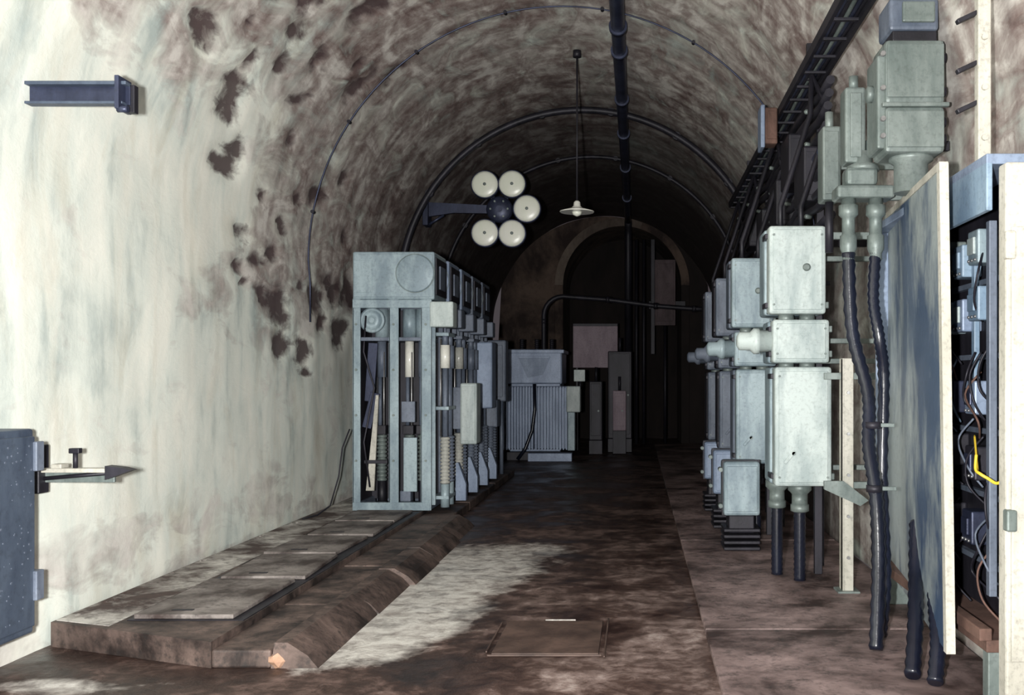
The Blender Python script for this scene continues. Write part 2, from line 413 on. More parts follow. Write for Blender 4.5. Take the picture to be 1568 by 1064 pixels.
b=B('round_lamp_cluster')
hx,hy,hz=-2.06,15.0,4.15
b.lathe((hx,hy-0.06,hz),(0,1,0),[(0.05,-0.02),(0.17,0.0),(0.2,0.03),(0.2,0.12),(0.1,0.16)],'navy',24)
for a in (120,62,0,-62,-120):
    ar=math.radians(a); cxx,czz=hx+0.42*math.cos(ar),hz+0.42*math.sin(ar)
    b.box(hx+0.22*math.cos(ar)-0.13,hx+0.22*math.cos(ar)+0.13,hy,hy+0.06,hz+0.22*math.sin(ar)-0.035,hz+0.22*math.sin(ar)+0.035,'navy',0.006,rot=('Y',-a))
    c=(cxx,hy-0.08,czz)
    b.lathe(c,(0,1,0),[(0.205,-0.02),(0.215,-0.005),(0.215,0.05),(0.15,0.14),(0.06,0.18)],'navy',32)
    b.lathe((cxx,hy-0.10,czz),(0,1,0),[(0.03,-0.025),(0.10,-0.022),(0.16,-0.014),(0.195,0.0),(0.195,0.01)],'lens',32)
    b.lathe((cxx,hy-0.127,czz),(0,1,0),[(0.010,-0.010),(0.022,-0.006),(0.024,0.0)],'cast',14)
b.poly([(-3.16,hy-0.02,hz+0.11),(-3.16,hy-0.02,hz-0.11),(-2.75,hy-0.02,hz-0.05),(hx-0.1,hy-0.02,hz-0.06),(hx-0.1,hy-0.02,hz+0.06),(-2.75,hy-0.02,hz+0.09)],'navy',(0,0.06,0))
b.box(-3.2,-3.12,hy-0.12,hy+0.14,hz-0.25,hz+0.12,'navy',0.01)
b.cyl((-2.9,hy,hz-0.08),(-3.15,hy,hz-0.24),0.02,'navy',8)
for a in range(0,360,60): 
    b.cyl((hx+0.13*math.cos(math.radians(a)),hy-0.09,hz+0.13*math.sin(math.radians(a))),(hx+0.13*math.cos(math.radians(a)),hy-0.04,hz+0.13*math.sin(math.radians(a))),0.015,'cast',8)
b.done()

# ---------------------------------------------------------------- left switchgear row
def switchgear(y0, dep, k):
    first = k==0
    b=B('switchgear_cabinet')
    x0,x1=-3.12,-2.27; z0,z1=0.152,3.0; y1=y0+dep
    top='grey' if first else ('slate' if k<3 else 'dull')
    G='grey' if first else 'dull'
    b.box(x0,x1+0.05,y0,y1-0.16,2.47,z1,top,0.02)
    b.box(x0+0.02,x1+0.03,y0-0.012,y0,2.50,z1-0.03,top,0.006)
    b.lathe((-2.43,y0-0.012,2.76),(0,-1,0),[(0.21,0.0),(0.21,0.008),(0.195,0.012),(0.02,0.012)],top,36)
    b.lathe((-2.43,y0-0.010,2.76),(0,-1,0),[(0.216,0.0),(0.216,0.004)],'cast',36)
    b.box(x0+0.02,x0+0.22,y0-0.018,y0-0.01,2.55,2.9,top,0.003)
    b.box(x1+0.05,x1+0.065,y0+0.06,y1-0.22,2.53,2.94,'dark',0.004)
    b.box(x1+0.063,x1+0.08,y0+0.2,y1-0.35,2.6,2.86,'dull',0.004)
    w=0.085
    for xa,wa in ((x0,w),(-2.72,0.105),(x1-0.10,0.115)):
        b.box(xa,xa+wa,y0,y0+0.03,z0,2.48,G,0.005)
        b.box(xa,xa+0.015,y0,y0+0.1,z0,2.48,G,0.003)
    for xa in (x0,x1-0.06):
        b.box(xa,xa+0.06,y1-0.1,y1-0.04,z0,2.48,'dull',0.005)
    b.box(x0,x1+0.02,y0-0.005,y0+0.05,2.38,2.47,G,0.005)
    b.box(x0,x1,y0-0.005,y0+0.06,z0,z0+0.09,G,0.005)
    for xa in (x0,x1-0.06):
        b.box(xa,xa+0.06,y0,y1-0.04,z0,z0+0.08,'dull',0.005); b.box(xa,xa+0.06,y0,y1-0.04,2.36,2.46,'dull',0.005)
    b.box(x0+0.02,x1-0.05,y1-0.14,y1-0.1,z0+0.05,2.4,'dark',0.004)
    b.box(x0+0.01,x0+0.03,y0+0.06,y1-0.1,z0+0.05,2.4,'dark',0.004)
    b.box(x1-0.12,x1-0.10,y0+0.34,y1-0.1,z0+0.05,2.4,'dark',0.004)
    b.box(x0+0.05,x1-0.05,y0+0.05,y1-0.1,2.02,2.06,'dull',0.004)
    b.lathe((-2.93,y0+0.12,2.25),(0,-1,0),[(0.14,0.0),(0.14,0.03),(0.11,0.035),(0.10,0.01),(0.03,0.01),(0.03,0.05)],G,28)
    for q,xx in enumerate((-2.86,-2.55,-2.40)):
        b.cyl((xx,y0+0.25,2.06),(xx,y0+0.25,2.38),0.075,G,18)
        b.cyl((xx,y0+0.25,1.62),(xx,y0+0.25,2.02),0.05,('dull','wporc','dull')[q] if first else 'dull',14)
        b.cyl((xx-0.02,y0+0.25,1.0),(xx-0.02,y0+0.25,1.62),0.022,'dull',12)
        b.cyl((xx+0.03,y0+0.22,0.9),(xx+0.03,y0+0.22,1.9),0.01,'steel',8)
        b.insul(xx,y0+0.25,0.45,0.98,0.06,'cast',12)
        b.cyl((xx,y0+0.25,z0),(xx,y0+0.25,0.46),0.05,'dark',12)
        b.box(xx-0.06,xx+0.06,y0+0.17,y0+0.33,0.98,1.08,'dark',0.006)
    b.box(-3.0,-2.9,y0+0.12,y0+0.16,1.35,2.0,'navy',0.004,rot=('Y',4))
    b.box(-3.0,-2.9,y0+0.11,y0+0.15,1.05,1.45,'navy',0.004,rot=('Y',14))
    b.poly([(-3.0,y0+0.1,0.36),(-2.91,y0+0.1,0.36),(-2.86,y0+0.1,1.42),(-2.89,y0+0.1,1.42)],'cream' if first else 'dull',(0,0.03,0))
    b.box(-2.58,-2.43,y0+0.08,y0+0.12,0.35,0.95,'grey',0.006)
    b.box(-2.60,-2.45,y0+0.07,y0+0.11,1.12,1.35,'dull',0.006)
    b.box(-3.02,-2.76,y0+0.09,y0+0.15,0.66,0.70,'dark',0.006)
    b.box(-2.62,-2.5,y0+0.08,y0+0.2,0.24,0.36,'dull',0.01)
    b.tube([(-3.0,y0+0.1,2.3),(-3.02,y0+0.08,1.9),(-2.9,y0+0.08,1.5),(-3.02,y0+0.09,0.9),(-2.95,y0+0.08,0.4)],0.012,'dark',6)
    for z in (0.7,1.2,1.7,2.2):
        for xa in (x0+0.04,-2.67,x1-0.045): b.cyl((xa,y0-0.012,z),(xa,y0+0.01,z),0.014,'cast',8)
    if first: b.box(x1,x1+0.26,y0-0.02,y0+0.22,2.17,2.45,'pale',0.015)
    else: b.box(x1,x1+0.2,y0-0.02,y0+0.22,2.2,2.42,'dull',0.015)
    b.box(x1,x1+0.04,y0+0.1,y0+0.14,0.2,2.3,G,0.004)
    for yo in (0.25,0.52):
        if y0+yo<y1-0.1:
            a_='wporc' if (first and yo<0.4) else ('porc' if k==1 and yo<.4 else 'dull')
            b.cyl((x1+0.12,y0+yo,1.72),(x1+0.12,y0+yo,1.98),0.055,a_,16)
            b.cyl((x1+0.12,y0+yo,1.98),(x1+0.12,y0+yo,2.12),0.035,'dull',12)
            b.cyl((x1+0.12,y0+yo,0.95),(x1+0.12,y0+yo,1.72),0.032,'dull',12)
            b.cyl((x1+0.07,y0+yo,0.95),(x1+0.07,y0+yo,2.05),0.01,'steel',8)
            b.insul(x1+0.12,y0+yo,0.42,0.95,0.06,'porc' if (k<2 and yo<0.4) else 'dull',13)
            b.cyl((x1+0.12,y0+yo,0.16),(x1+0.12,y0+yo,0.42),0.05,G,12)
    for z in (2.08,1.25,0.25): b.box(x1-0.01,x1+0.17,y0+0.2,y0+0.6,z,z+0.04,G,0.005)
    if k==1:
        b.box(x1+0.17,x1+0.37,y0+0.05,y0+0.35,0.82,1.55,'pale' ,0.02)
        b.box(x1+0.19,x1+0.35,y0+0.035,y0+0.05,0.86,1.51,'pale' ,0.01)
        b.box(x1,x1+0.2,y0+0.1,y0+0.14,1.0,1.5,'dull',0.005)
    if k==3:
        b.box(x1+0.1,x1+0.32,y0-0.06,y0+0.3,1.2,2.1,'slate' ,0.02)
    if k in (2,4):
        b.box(x1+0.05,x1+0.26,y0+0.0,y0+0.3,0.9,1.3,'dull' ,0.02)
    if k>0: b.poly([(x1+0.12,y0+0.05,0.152),(x1+0.24,y0+0.05,0.152),(x1+0.24,y0+0.05,0.35),(x1+0.15,y0+0.05,0.6),(x1+0.12,y0+0.05,0.6)],'slate',(0,0.1,0))
    b.box(x1,x1+0.10,y1-0.2,y1-0.1,1.4,2.1,'dull',0.01)
    return b.done()
yc=10.94
for k in range(5):
    switchgear(yc, 0.84, k); yc+=0.86
b=B('pillar_control_box')
b.box(-2.35,-2.02,15.4,15.7,1.25,2.2,'dull',0.02); b.box(-2.30,-2.07,15.38,15.4,1.32,2.12,'dull',0.01)
b.box(-2.5,-2.2,15.45,15.8,0.16,1.3,'dark',0.01); b.cyl((-2.1,15.5,0.12),(-2.1,15.5,1.26),0.03,'dull',10)
b.box(-3.3,-2.4,15.5,15.8,0.16,2.6,'dark',0.01)
b.done()
b=B('cabinet_earth_cable')
b.tube([(-3.14,10.9,1.05),(-3.19,10.8,0.85),(-3.2,10.7,0.55),(-3.26,10.6,0.25),(-3.35,10.45,0.17),(-3.42,10.2,0.165)],0.009,'dark',6)
b.done()

# ---------------------------------------------------------------- transformer
b=B('power_transformer')
y=19.4
b.box(-2.5,-1.5,y+0.25,y+1.2,0.16,1.55,'tslate',0.02)
b.box(-2.52,-1.45,y,y+1.2,1.5,2.18,'tslate',0.03)
b.box(-2.56,-1.41,y-0.03,y+1.25,2.10,2.17,'tslate',0.01)
b.poly([(-2.3,y-0.02,2.02),(-1.68,y-0.02,2.02),(-1.82,y-0.02,1.68),(-2.12,y-0.02,1.62)],'slate',(0,0.03,0))
b.box(-2.3,-1.68,y-0.03,y,2.0,2.04,'tslate',0.005)
for bank in ((-2.58,-2.02),(-1.95,-1.36)):
    nn=11
    for q in range(nn):
        xx=bank[0]+(bank[1]-bank[0])*q/(nn-1)
        b.box(xx-0.015,xx+0.015,y-0.05,y+0.27,0.22,1.45,'tslate',0.004)
    b.cyl((bank[0],y+0.1,1.42),(bank[1],y+0.1,1.42),0.04,'tslate',10)
    b.cyl((bank[0],y+0.1,0.27),(bank[1],y+0.1,0.27),0.04,'tslate',10)
    b.box(bank[0],bank[1],y+0.06,y+0.1,0.24,1.43,'slate',0.003)
b.box(-1.36,-1.09,y-0.08,y+0.3,0.95,1.46,'pale',0.02)
b.box(-1.34,-1.2,y,y+0.3,0.2,0.95,'grey',0.01)
b.box(-2.1,-1.25,y-0.15,y+0.1,0.0,0.16,'tslate',0.01); b.box(-2.6,-1.3,y+0.1,y+1.3,0.0,0.17,'dark',0.01)
b.box(-1.22,-1.0,y-0.02,y+0.15,1.55,1.78,'pale',0.01); b.cyl((-1.1,y+0.05,1.4),(-1.1,y+0.05,1.56),0.03,'dark',8)
b.tube([(-1.98,y-0.08,1.5),(-1.97,y-0.1,1.0),(-2.02,y-0.1,0.6),(-2.15,y-0.12,0.25),(-2.3,y-0.15,0.04)],0.035,'rubber',8)
for xx in (-2.3,-2.0,-1.7): b.insul(xx,y+0.6,2.18,2.4,0.05,'dark',5)
b.done()
b=B('bent_conduit_pipe')
pts=[(-1.93,20.75,0.01),(-1.93,20.75,2.2),(-1.93,20.75,2.8)]+[(-1.53-0.4*math.cos(math.radians(a)),20.75,2.92+0.4*math.sin(math.radians(a))) for a in range(0,91,15)]+[(-0.6,20.75,3.25),(0.4,20.75,3.12),(1.2,20.75,3.06),(1.88,20.75,3.05)]
b.tube(pts,0.05,'dark',12)
for p in pts[2:3]+pts[-4:-1]: b.cyl((p[0]-0.04,p[1],p[2]),(p[0]+0.04,p[1],p[2]),0.07,'dark',12)
b.done()
b=B('notice_board')
b.box(-1.42,-0.42,22.3,22.34,1.85,2.82,'pinkc',0.01)
for x in (-1.36,-0.5): b.box(x,x+0.05,22.35,22.4,0.0,2.75,'dark',0.006)
b.box(-1.42,-0.42,22.28,22.3,2.78,2.84,'dark',0.005)
b.done()
def far_cab(name,x0,x1,y,z0,z1,m,dep=0.5):
    b=B(name)
    b.box(x0,x1,y,y+dep,z0,z1,m,0.02); b.box(x0+0.04,x1-0.04,y-0.02,y,z0+0.1,z1-0.05,m,0.01)
    b.box(x0,x1,y-0.01,y+dep,0.01,max(0.08,z0),'dark',0.006); b.cyl((x1-0.08,y-0.04,(z0+z1)/2),(x1-0.08,y-0.02,(z0+z1)/2),0.02,'cast',8)
    b.cyl(((x0+x1)/2,y+dep/2,z1),((x0+x1)/2,y+dep/2,z1+0.3),0.03,'dark',8)
    return b.done()
far_cab('motor_starter_cabinet',-1.0,-0.72,21.0,0.3,1.55,'dark')
far_cab('motor_starter_cabinet',-0.62,-0.1,21.6,0.3,2.2,'dark')
far_cab('meter_cabinet',-0.50,-0.22,21.1,0.5,1.35,'pinkc',0.3)
b=B('distribution_board')
b.box(0.45,0.95,24.2,24.36,2.9,4.5,'dullpink',0.01); b.box(0.35,0.45,24.2,24.35,2.2,5.0,'dark',0.01)
b.box(0.5,0.9,24.17,24.2,3.0,4.4,'dullpink',0.01); b.tube([(0.7,24.3,2.9),(0.7,24.3,0.02)],0.04,'dark',8)
b.box(0.3,1.2,24.26,24.38,3.3,3.5,'dark',0.01)
for x in (0.0,0.18): b.cyl((x,24.3,0.01),(x,24.3,5.0),0.04,'dark',8)
b.done()

# ---------------------------------------------------------------- left foreground
b=B('junction_cabinet')
b.box(-3.48,-3.28,4.9,5.42,0.22,1.33,'speck',0.015)
b.box(-3.29,-3.26,4.94,5.40,0.26,1.29,'speck',0.01)
b.box(-3.48,-3.3,5.42,5.44,0.3,1.25,'dark',0.005)
for z in (0.4,1.1): b.box(-3.3,-3.24,5.38,5.45,z,z+0.16,'dull',0.006)
for q in range(90):
    yy=random.uniform(4.97,5.37); z=random.uniform(0.3,1.25); r=random.uniform(0.003,0.007)
    b.cyl((-3.261,yy,z),(-3.258,yy,z),r,'dull',6)
b.cyl((-3.4,5.2,0.15),(-3.4,5.2,0.24),0.05,'dark',12); b.cyl((-3.4,5.2,0.01),(-3.4,5.2,0.16),0.03,'dark',12)
b.done()
b=B('hinged_wall_bracket')
y=5.75
b.box(-3.51,-3.42,y-0.05,y+0.05,0.94,1.22,'dark',0.008)
b.box(-3.46,-2.98,y-0.03,y+0.03,1.06,1.085,'cream',0.004)
b.box(-3.46,-3.02,y+0.01,y+0.03,1.0,1.07,'cast',0.004)
b.cyl((-3.47,y,1.02),(-3.0,y,1.06),0.012,'dark',8)
b.cyl((-3.24,y,1.08),(-3.24,y,1.18),0.014,'dark',8); b.box(-3.27,-3.21,y-0.02,y+0.02,1.17,1.20,'dark',0.004)
b.poly([(-3.05,y-0.04,1.02),(-2.9,y-0.04,1.075),(-2.96,y-0.04,1.09),(-3.05,y-0.04,1.1)],'dark',(0,0.08,0))
b.box(-3.36,-3.30,y-0.04,y+0.04,1.085,1.11,'cream',0.004)
b.done()
b=B('steel_channel_bracket')
y=5.75
b.box(-3.50,-2.92,y-0.01,y+0.01,3.18,3.30,'navy',0.003)
b.box(-3.50,-2.92,y-0.06,y+0.01,3.285,3.305,'speck',0.003)
b.box(-3.50,-2.94,y-0.06,y+0.01,3.175,3.19,'speck',0.003)
b.box(-2.97,-2.945,y-0.09,y+0.06,3.14,3.33,'navy',0.004)
b.box(-2.945,-2.90,y+0.0,y+0.05,3.14,3.30,'dark',0.004)
b.cyl((-2.96,y-0.07,3.14),(-2.90,y-0.07,3.14),0.02,'navy',8)
b.done()

# ---------------------------------------------------------------- right side switch units
def switch_unit(y, k):
    b=B('isolator_switch_unit')
    x0,x1=1.01,1.44
    if k: x0,x1=0.92,1.32
    lid=('pale','grey','dull','dull')[k]; body=('grey','dull','dark','dark')[k]  # rear units in darker materials, painted shade growing with depth
    def case(z0,z1,yo=0.0,dx=0.0):
        b.box(x0+dx,x1+dx,y+yo,y+yo+0.16,z0,z1,lid,0.022)
        b.box(x0+dx+0.03,x1+dx-0.03,y+yo-0.012,y+yo+0.01,z0+0.03,z1-0.03,lid,0.012)
        b.box(x0+dx+0.01,x1+dx-0.02,y+yo+0.155,y+yo+0.225,z0+0.01,z1-0.01,'dark',0.004)
        b.box(x0+dx-0.01,x1+dx,y+yo+0.22,y+yo+0.52,z0,z1,body,0.022)
        for zz in (z0+0.07,z1-0.07):
            b.box(x0+dx-0.02,x0+dx+0.01,y+yo+0.08,y+yo+0.26,zz-0.02,zz+0.02,'dark',0.004)
            b.box(x1+dx-0.01,x1+dx+0.03,y+yo+0.05,y+yo+0.2,zz-0.025,zz+0.025,'cast',0.006)
            for xx in (x0+dx+0.035,x1+dx-0.035): b.cyl((xx,y+yo-0.02,zz),(xx,y+yo,zz),0.009,'cast',8)
    case(2.09,2.756,0,-0.01); case(1.72,2.05,0.02,0.02); case(0.79,1.69,-0.02,0.03)
    b.lathe((x1-0.16,y-0.01,2.44),(0,-1,0),[(0.03,0.0),(0.03,0.012),(0.018,0.02)],'cast',12)
    b.lathe((x0+0.02,y+0.15,1.89),(-1,0,0),[(0.085,0.0),(0.085,0.09),(0.10,0.09),(0.10,0.13),(0.07,0.16),(0.07,0.24),(0.04,0.26)],lid,24)
    b.box(x0+0.08,x0+0.2,y-0.045,y-0.03,1.0,1.025,lid,0.004,rot=('Y',-50))
    b.cyl((x0+0.17,y-0.045,1.04),(x0+0.17,y,1.04),0.015,'cast',10)
    for xx in (x0+0.14,x0+0.3):
        b.cyl((xx,y+0.15,2.03),(xx,y+0.15,2.1),0.06,'cast',14); b.cyl((xx,y+0.15,1.68),(xx,y+0.15,1.73),0.06,'cast',14)
    for xx,yo in ((x0+0.24,0.12),(x0+0.10,0.36)):
        b.lathe((xx,y+yo,0.80),(0,0,-1),[(0.09,0),(0.09,0.05),(0.06,0.08),(0.06,0.16),(0.07,0.16),(0.07,0.21),(0.045,0.22)],'cast' if k==0 else 'dark',18)
        b.tube([(xx,y+yo,0.6-0.02*i) for i in range(28)],0.045,'rubber',12,rib=0.06)
    for z in (2.55,1.9,1.74,0.9):
        b.box(x1-0.05,1.92,y+0.36,y+0.42,z-0.02,z+0.02,'cast' if k==0 else 'dark',0.004)
    b.box(x1-0.02,x1+0.04,y+0.42,y+0.48,0.045,2.8,'dark',0.004)
    # supply cables rising to the tray
    for xx,q in ((x0+0.12,0),(x0+0.28,1)):
        b.tube([(xx,y+0.3,2.74),(xx,y+0.32,2.95),(xx+0.12,y+0.36,3.3),(xx+0.25,y+0.4,3.7),(1.40,y+0.45,4.02)],0.022,'dark',8)
    return b.done()
for k,yy in enumerate((7.5,9.5,11.4,13.2)): switch_unit(yy,k)

for (x0,x1,y,z0,z1,m_) in ((0.79,1.12,9.0,0.36,0.85,'grey'),(0.80,1.05,10.35,0.40,0.86,'slate'),(0.80,1.02,11.7,0.42,0.86,'slate')):
    b=B('floor_motor_starter')
    b.box(x0,x1,y,y+0.35,z0,z1,m_,0.025)
    b.box(x0+0.03,x1-0.03,y-0.015,y,z0+0.04,z1-0.04,m_,0.01)
    b.box(x0-0.01,x1+0.01,y+0.1,y+0.13,z0-0.01,z1+0.01,'dark',0.004)
    for zz in (z0+0.08,z1-0.08): b.cyl((x0-0.02,y+0.08,zz),(x0-0.02,y+0.2,zz),0.02,'cast',8)
    b.box(x0+0.05,x1-0.05,y+0.03,y+0.33,0.2,z0,'dark',0.01)
    for i in range(4): b.box(x0,x1,y-0.02,y+0.36,0.05+0.055*i,0.08+0.055*i,'dark',0.01)
    b.cyl((x0+0.1,y+0.2,0.05),(x0+0.1,y+0.2,0.3),0.06,'dark',12)
    b.done()

b=B('cable_support_post')
b.box(1.50,1.58,7.24,7.30,0.045,1.75,'cream',0.006); b.box(1.50,1.515,7.24,7.36,0.045,1.75,'cream',0.003)
for z in (1.62,0.82):
    b.box(1.38,1.92,7.30,7.34,z-0.025,z+0.025,'cast',0.004)
b.poly([(1.36,7.2,0.86),(1.36,7.2,0.80),(1.62,7.2,0.68),(1.68,7.2,0.72),(1.5,7.2,0.86)],'cast',(0,0.04,0))
for z in (0.3,0.6,0.9,1.2,1.5): b.cyl((1.54,7.22,z),(1.54,7.25,z),0.012,'steel',8)
b.box(1.46,1.62,7.2,7.38,0.045,0.06,'cast',0.003)
b.done()

def spl(pts,n):
    out=[]; P=[Vector(p) for p in pts]; P=[P[0]]+P+[P[-1]]
    for i in range(1,len(P)-2):
        for k in range(n):
            t=k/n; a,b_,c,d=P[i-1],P[i],P[i+1],P[i+2]
            out.append(0.5*((2*b_)+(-a+c)*t+(2*a-5*b_+4*c-d)*t*t+(-a+3*b_-3*c+d)*t**3))
    out.append(P[-2]); return out
b=B('armoured_cable_gland_box')
y=6.2
b.box(1.24,1.60,y-0.06,y+0.14,2.72,2.80,'cast',0.02); b.box(1.30,1.50,y-0.04,y+0.12,2.80,2.92,'cast',0.03)
b.lathe((1.42,y+0.04,2.9),(0,0,1),[(0.10,0),(0.10,0.03),(0.06,0.05),(0.06,0.12)],'cast',18)
b.box(1.30,1.43,y,y+0.16,2.95,3.42,'cast',0.015); b.box(1.33,1.40,y-0.02,y,2.98,3.38,'cast',0.008)
b.cyl((1.365,y+0.06,3.42),(1.365,y+0.06,3.50),0.03,'cast',12)
for xx in (1.32,1.49):
    b.lathe((xx,y,2.74),(0,0,-1),[(0.045,0),(0.045,0.06),(0.06,0.06),(0.06,0.12),(0.04,0.14),(0.04,0.24),(0.052,0.25),(0.052,0.33),(0.038,0.36),(0.038,0.4)],'cast',18)
b.tube(spl([(1.32,y,2.4),(1.34,y-0.02,1.9),(1.42,y-0.1,1.5),(1.40,6.0,1.2),(1.42,5.9,0.9),(1.41,5.8,0.5),(1.36,5.65,0.06)],12),0.040,'rubber',14,rib=0.10)
b.tube(spl([(1.49,y,2.4),(1.47,y-0.02,2.1),(1.50,y-0.05,1.85),(1.54,y,1.6),(1.53,y,1.0),(1.50,6.0,0.4),(1.46,5.95,0.06)],12),0.036,'rubber',14,rib=0.10)
b.tube(spl([(1.66,5.9,0.75),(1.60,5.7,0.5),(1.50,5.35,0.3),(1.42,5.12,0.07)],10),0.042,'rubber',14,rib=0.09)
b.tube(spl([(1.68,5.6,0.6),(1.62,5.4,0.4),(1.56,5.15,0.25),(1.50,5.0,0.07)],10),0.040,'rubber',14,rib=0.09)
for p in ((1.43,6.02,1.32),(1.41,5.9,0.95)):
    b.cyl((p[0],p[1],p[2]-0.02),(p[0],p[1],p[2]+0.02),0.048,'dark',14)
    b.box(p[0]+0.03,p[0]+0.13,p[1]-0.012,p[1]+0.012,p[2]-0.012,p[2]+0.012,'cast',0.004)
b.box(1.36,1.88,y+0.14,y+0.18,3.05,3.12,'cast',0.005); b.box(1.36,1.9,y+0.14,y+0.18,2.74,2.79,'cast',0.005)
b.done()
b=B('slim_terminal_box')
b.box(1.31,1.44,7.0,7.2,2.86,3.38,'cast',0.015); b.box(1.33,1.42,6.985,7.0,2.9,3.34,'cast',0.006)
b.cyl((1.375,7.1,3.36),(1.375,7.1,3.5),0.03,'cast',10); b.cyl((1.375,7.1,2.5),(1.375,7.1,2.9),0.03,'dark',10)
b.box(1.4,1.88,7.12,7.16,3.1,3.15,'cast',0.004); b.box(1.4,1.90,7.12,7.16,2.6,2.65,'cast',0.004)
b.done()

b=B('cast_switch_box')
y=5.8
b.box(1.45,1.80,y,y+0.32,2.92,3.19,'cast',0.025); b.box(1.45,1.80,y,y+0.32,3.205,3.58,'cast',0.025)
b.box(1.41,1.47,y+0.03,y+0.3,2.95,3.50,'cast',0.015)
b.box(1.43,1.82,y-0.02,y+0.02,3.185,3.21,'cast',0.006)
b.box(1.46,1.79,y-0.015,y,2.95,3.16,'cast',0.01); b.box(1.46,1.79,y-0.015,y,3.24,3.55,'cast',0.01)
b.box(1.50,1.76,y+0.03,y+0.28,3.58,3.64,'dark',0.006)
b.box(1.48,1.77,y+0.02,y+0.3,3.64,3.83,'dull',0.02)
b.box(1.55,1.74,y-0.01,y+0.02,3.68,3.80,'cast',0.01)
b.lathe((1.64,y+0.15,2.93),(0,0,-1),[(0.13,0),(0.13,0.03),(0.10,0.05),(0.10,0.22)],'cast',20)
for z in (3.02,3.12,3.3,3.5): 
    b.cyl((1.79,y+0.1,z),(1.83,y+0.1,z),0.03,'dark',10); b.cyl((1.44,y+0.0,z),(1.44,y+0.05,z),0.015,'steel',8)
b.lathe((1.41,y+0.15,3.3),(-1,0,0),[(0.05,0),(0.05,0.03),(0.03,0.04)],'cast',16)
b.box(1.7,1.92,y+0.3,y+0.34,3.0,3.06,'dark',0.005); b.box(1.7,1.86,y+0.3,y+0.34,3.3,3.36,'dark',0.005)
b.done()
b=B('vertical_steel_pole')
b.box(1.70,1.765,4.95,5.01,2.675,3.72,'cream',0.006)
for z in (2.95,3.15,3.4): b.box(1.60,1.71,4.97,5.01,z,z+0.022,'dark',0.004,rot=('Y',-25)) 
for z in (2.8,3.05,3.3): b.cyl((1.73,4.93,z),(1.73,4.95,z),0.016,'cream',8)
b.done()

# open control cabinet with door ajar
b=B('open_control_cabinet')
ya,yb=4.72,7.0
b.box(1.90,1.93,ya,yb,0.3,2.66,'dark',0.004)
b.box(1.66,1.93,ya,yb,2.62,2.67,'slate',0.006); b.box(1.66,1.93,ya,yb,0.3,0.36,'rust',0.006)
b.box(1.68,1.93,yb-0.03,yb,0.3,2.66,'slate',0.004)
b.box(1.66,1.69,ya,5.7,2.40,2.63,'wblue',0.006)
b.box(1.70,1.82,4.58,4.68,0.045,2.60,'cream',0.012); b.box(1.72,1.80,4.56,4.58,0.3,2.3,'cream',0.008)
b.box(1.69,1.74,4.55,4.60,2.15,2.28,'cream',0.01); b.box(1.69,1.74,4.54,4.60,0.9,1.0,'cast',0.01)
b.box(1.74,1.93,4.68,ya+0.02,0.3,2.60,'cream',0.005)
b.box(1.84,1.87,5.15,5.22,1.55,2.4,'wblue',0.004); b.box(1.84,1.87,5.42,5.47,1.6,2.4,'wblue',0.004)
for i,(yy,z,m_) in enumerate(((5.3,2.3,'grey'),(5.55,2.25,'wblue'),(5.8,2.3,'cast'),(5.3,2.0,'wblue'),(5.55,1.95,'slate'),(5.8,1.95,'grey'),(5.35,1.5,'slate'),(5.7,1.5,'navy'),(5.35,1.15,'dark'),(5.75,1.2,'dark'),(5.4,0.8,'navy'),(5.8,0.8,'dark'))):
    b.box(1.79,1.90,yy-0.08,yy+0.08,z-0.09,z+0.09,m_,0.01)
    b.box(1.775,1.79,yy-0.05,yy+0.05,z-0.04,z+0.05,'wblue' if i%2 else 'pale' if i<6 else 'navy',0.006)
    for q in (-0.05,0,0.05): b.cyl((1.78,yy+q,z-0.07),(1.79,yy+q,z-0.07),0.008,'steel',8)
for z in (2.12,1.72,1.32,0.98,0.62): b.box(1.86,1.90,5.0,6.6,z-0.015,z+0.015,'dull',0.003)
b.box(1.78,1.82,5.02,5.07,0.5,2.4,'dull',0.004)
for i in range(26):
    yy=5.05+random.random()*0.9; z=random.uniform(0.7,2.3); mm=random.choice(['dark','wblue','dull','dark','rust','dark'])
    b.tube(spl([(1.82,yy,z),(1.76,yy+random.uniform(-.1,.1),z-0.12),(1.77,yy+random.uniform(-.15,.15),z-0.26),(1.84,yy+random.uniform(-.1,.1),z-0.36)],6),0.006,mm,6)
b.tube(spl([(1.70,4.98,1.22),(1.69,4.96,1.15),(1.70,4.92,1.13),(1.73,4.9,1.11),(1.76,4.86,1.09),(1.78,4.8,1.12)],8),0.008,'yellow',8)
b.tube(spl([(1.80,5.3,1.3),(1.73,5.05,1.14),(1.70,4.98,1.2)],8),0.006,'yellow',8)
b.box(1.62,1.68,4.7,5.2,0.36,0.42,'rust',0.006)
for yy in (4.85,6.9): b.box(1.7,1.90,yy-0.04,yy+0.04,0.045,0.3,'cast',0.006)
A=Vector((1.530,4.9,0.25)); A2=Vector((1.495,4.9,2.66)); C=Vector((1.77,7.05,0.27)); C2=Vector((1.77,7.05,2.76))
b.poly([A,C,C2,A2],'doorp',(0.03,0.003,0))
b.poly([A+Vector((-0.010,-0.02,0)),A+Vector((-0.006,0.04,0)),A2+Vector((-0.006,0.04,0)),A2+Vector((-0.010,-0.02,0))],'cream',(0.045,0,0))
b.poly([A2+Vector((-0.006,0,-0.03)),C2+Vector((-0.006,0,-0.03)),C2+Vector((-0.006,0,0.01)),A2+Vector((-0.006,0,0.01))],'cream',(0.045,0,0))
b.poly([C+Vector((-0.008,-0.03,0)),C+Vector((-0.008,0.01,0)),C2+Vector((-0.008,0.01,0)),C2+Vector((-0.008,-0.03,0))],'pale',(0.04,0,0))
b.done()

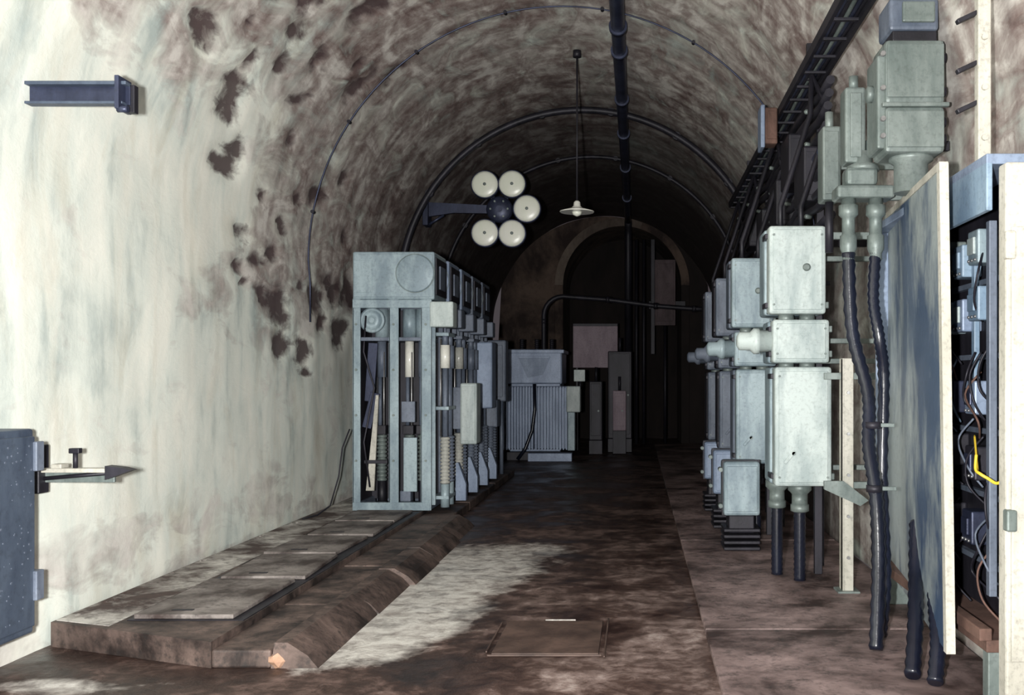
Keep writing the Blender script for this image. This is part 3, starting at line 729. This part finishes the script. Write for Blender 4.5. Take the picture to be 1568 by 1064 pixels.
# overhead cable tray & dark rack on the right
b=B('cable_tray')
for xx,zz in ((1.34,4.10),(1.52,4.06)):
    b.box(xx-0.015,xx+0.015,5.0,14.3,zz-0.04,zz+0.04,'dark',0.004)
for i in range(24):
    yy=5.2+i*0.39; b.box(1.34,1.52,yy-0.02,yy+0.02,4.03,4.05,'dark',0.003)
for q,(xx,mm) in enumerate(((1.37,'navy'),(1.40,'dark'),(1.43,'cast'),(1.46,'navy'),(1.49,'dark'))):
    b.tube([(xx+0.008*math.sin(i*1.3+q),5+i*0.49,4.08) for i in range(20)],0.019,mm,8)
for yy in (5.8,8.2,10.4,12.6): b.box(1.40,1.46,yy-0.02,yy+0.02,4.06,4.36,'dark',0.003)
b.done()
b=B('vertical_cable_ladder')
for yy in (8.3,9.4,10.5,11.6,12.7,13.8):
    b.box(1.50,1.56,yy-0.03,yy+0.03,0.045,3.95,'dark',0.005)
    b.box(1.50,1.68,yy-0.03,yy+0.03,3.6,3.66,'dark',0.005)
    b.box(1.50,1.92,yy-0.03,yy+0.03,2.7,2.76,'dark',0.005)
for z in (2.85,3.0,3.1,3.25,3.4,3.55,3.7,3.8,3.9):
    b.tube([(1.47+0.02*math.sin(i+z*5),7.6+i*0.45,z+0.02*math.sin(i*1.7+z)) for i in range(16)],0.035,'dark' if z!=3.4 else 'navy',8)
for yy in (8.3,9.4,10.5,11.6,12.7,13.8):
    for z in (2.95,3.25,3.55,3.82): b.lathe((1.45,yy,z),(-1,-0.6,0),[(0.02,0),(0.02,0.05),(0.010,0.06)],'cast',10)
for yy,z in ((8.1,3.05),(8.9,3.35),(9.7,3.1),(10.8,3.0),(12,3.2)):
    b.box(1.36,1.56,yy,yy+0.5,z,z+0.45,'dark',0.02); b.box(1.38,1.54,yy-0.01,yy,z+0.05,z+0.4,'dark',0.01)
b.done()
b=B('hanging_junction_box')
b.box(1.20,1.32,9.3,9.5,3.80,4.14,'rust',0.015); b.box(1.16,1.20,9.28,9.52,3.76,4.16,'slate',0.01); b.box(1.22,1.31,9.28,9.3,3.84,4.10,'rust',0.008)
b.box(1.28,1.33,9.38,9.42,4.0,4.06,'dark',0.004)
b.done()

# ---------------------------------------------------------------- lights, world, camera
w=bpy.data.worlds.new('tunnel_dim'); scene.world=w; w.use_nodes=True
w.node_tree.nodes['Background'].inputs[0].default_value=(0.8,0.68,0.74,1); w.node_tree.nodes['Background'].inputs[1].default_value=0.08
def area(name,loc,target,power,size,col):
    L=bpy.data.lights.new(name,'AREA'); L.energy=power; L.size=size; L.color=col
    o=bpy.data.objects.new(name,L); o.location=loc
    o.rotation_euler=(Vector(target)-Vector(loc)).to_track_quat('-Z','Y').to_euler(); scene.collection.objects.link(o); return o
area('camera_flash',(-0.28,0.0,1.62),(-0.28-5.4,8.4,2.2),880,0.12,(1.0,0.99,0.955))
cam=bpy.data.cameras.new('camera'); co=bpy.data.objects.new('camera',cam); scene.collection.objects.link(co)
co.location=(0,0,1.6); co.rotation_euler=(math.radians(90),0,0)
cam.sensor_width=36; cam.lens=35; cam.clip_start=0.05
cam.shift_x=-(1105-889)/1778; cam.shift_y=(658-603.5)/1778
scene.camera=co
scene.view_settings.view_transform='Standard'
try: scene.view_settings.look='None'
except: pass
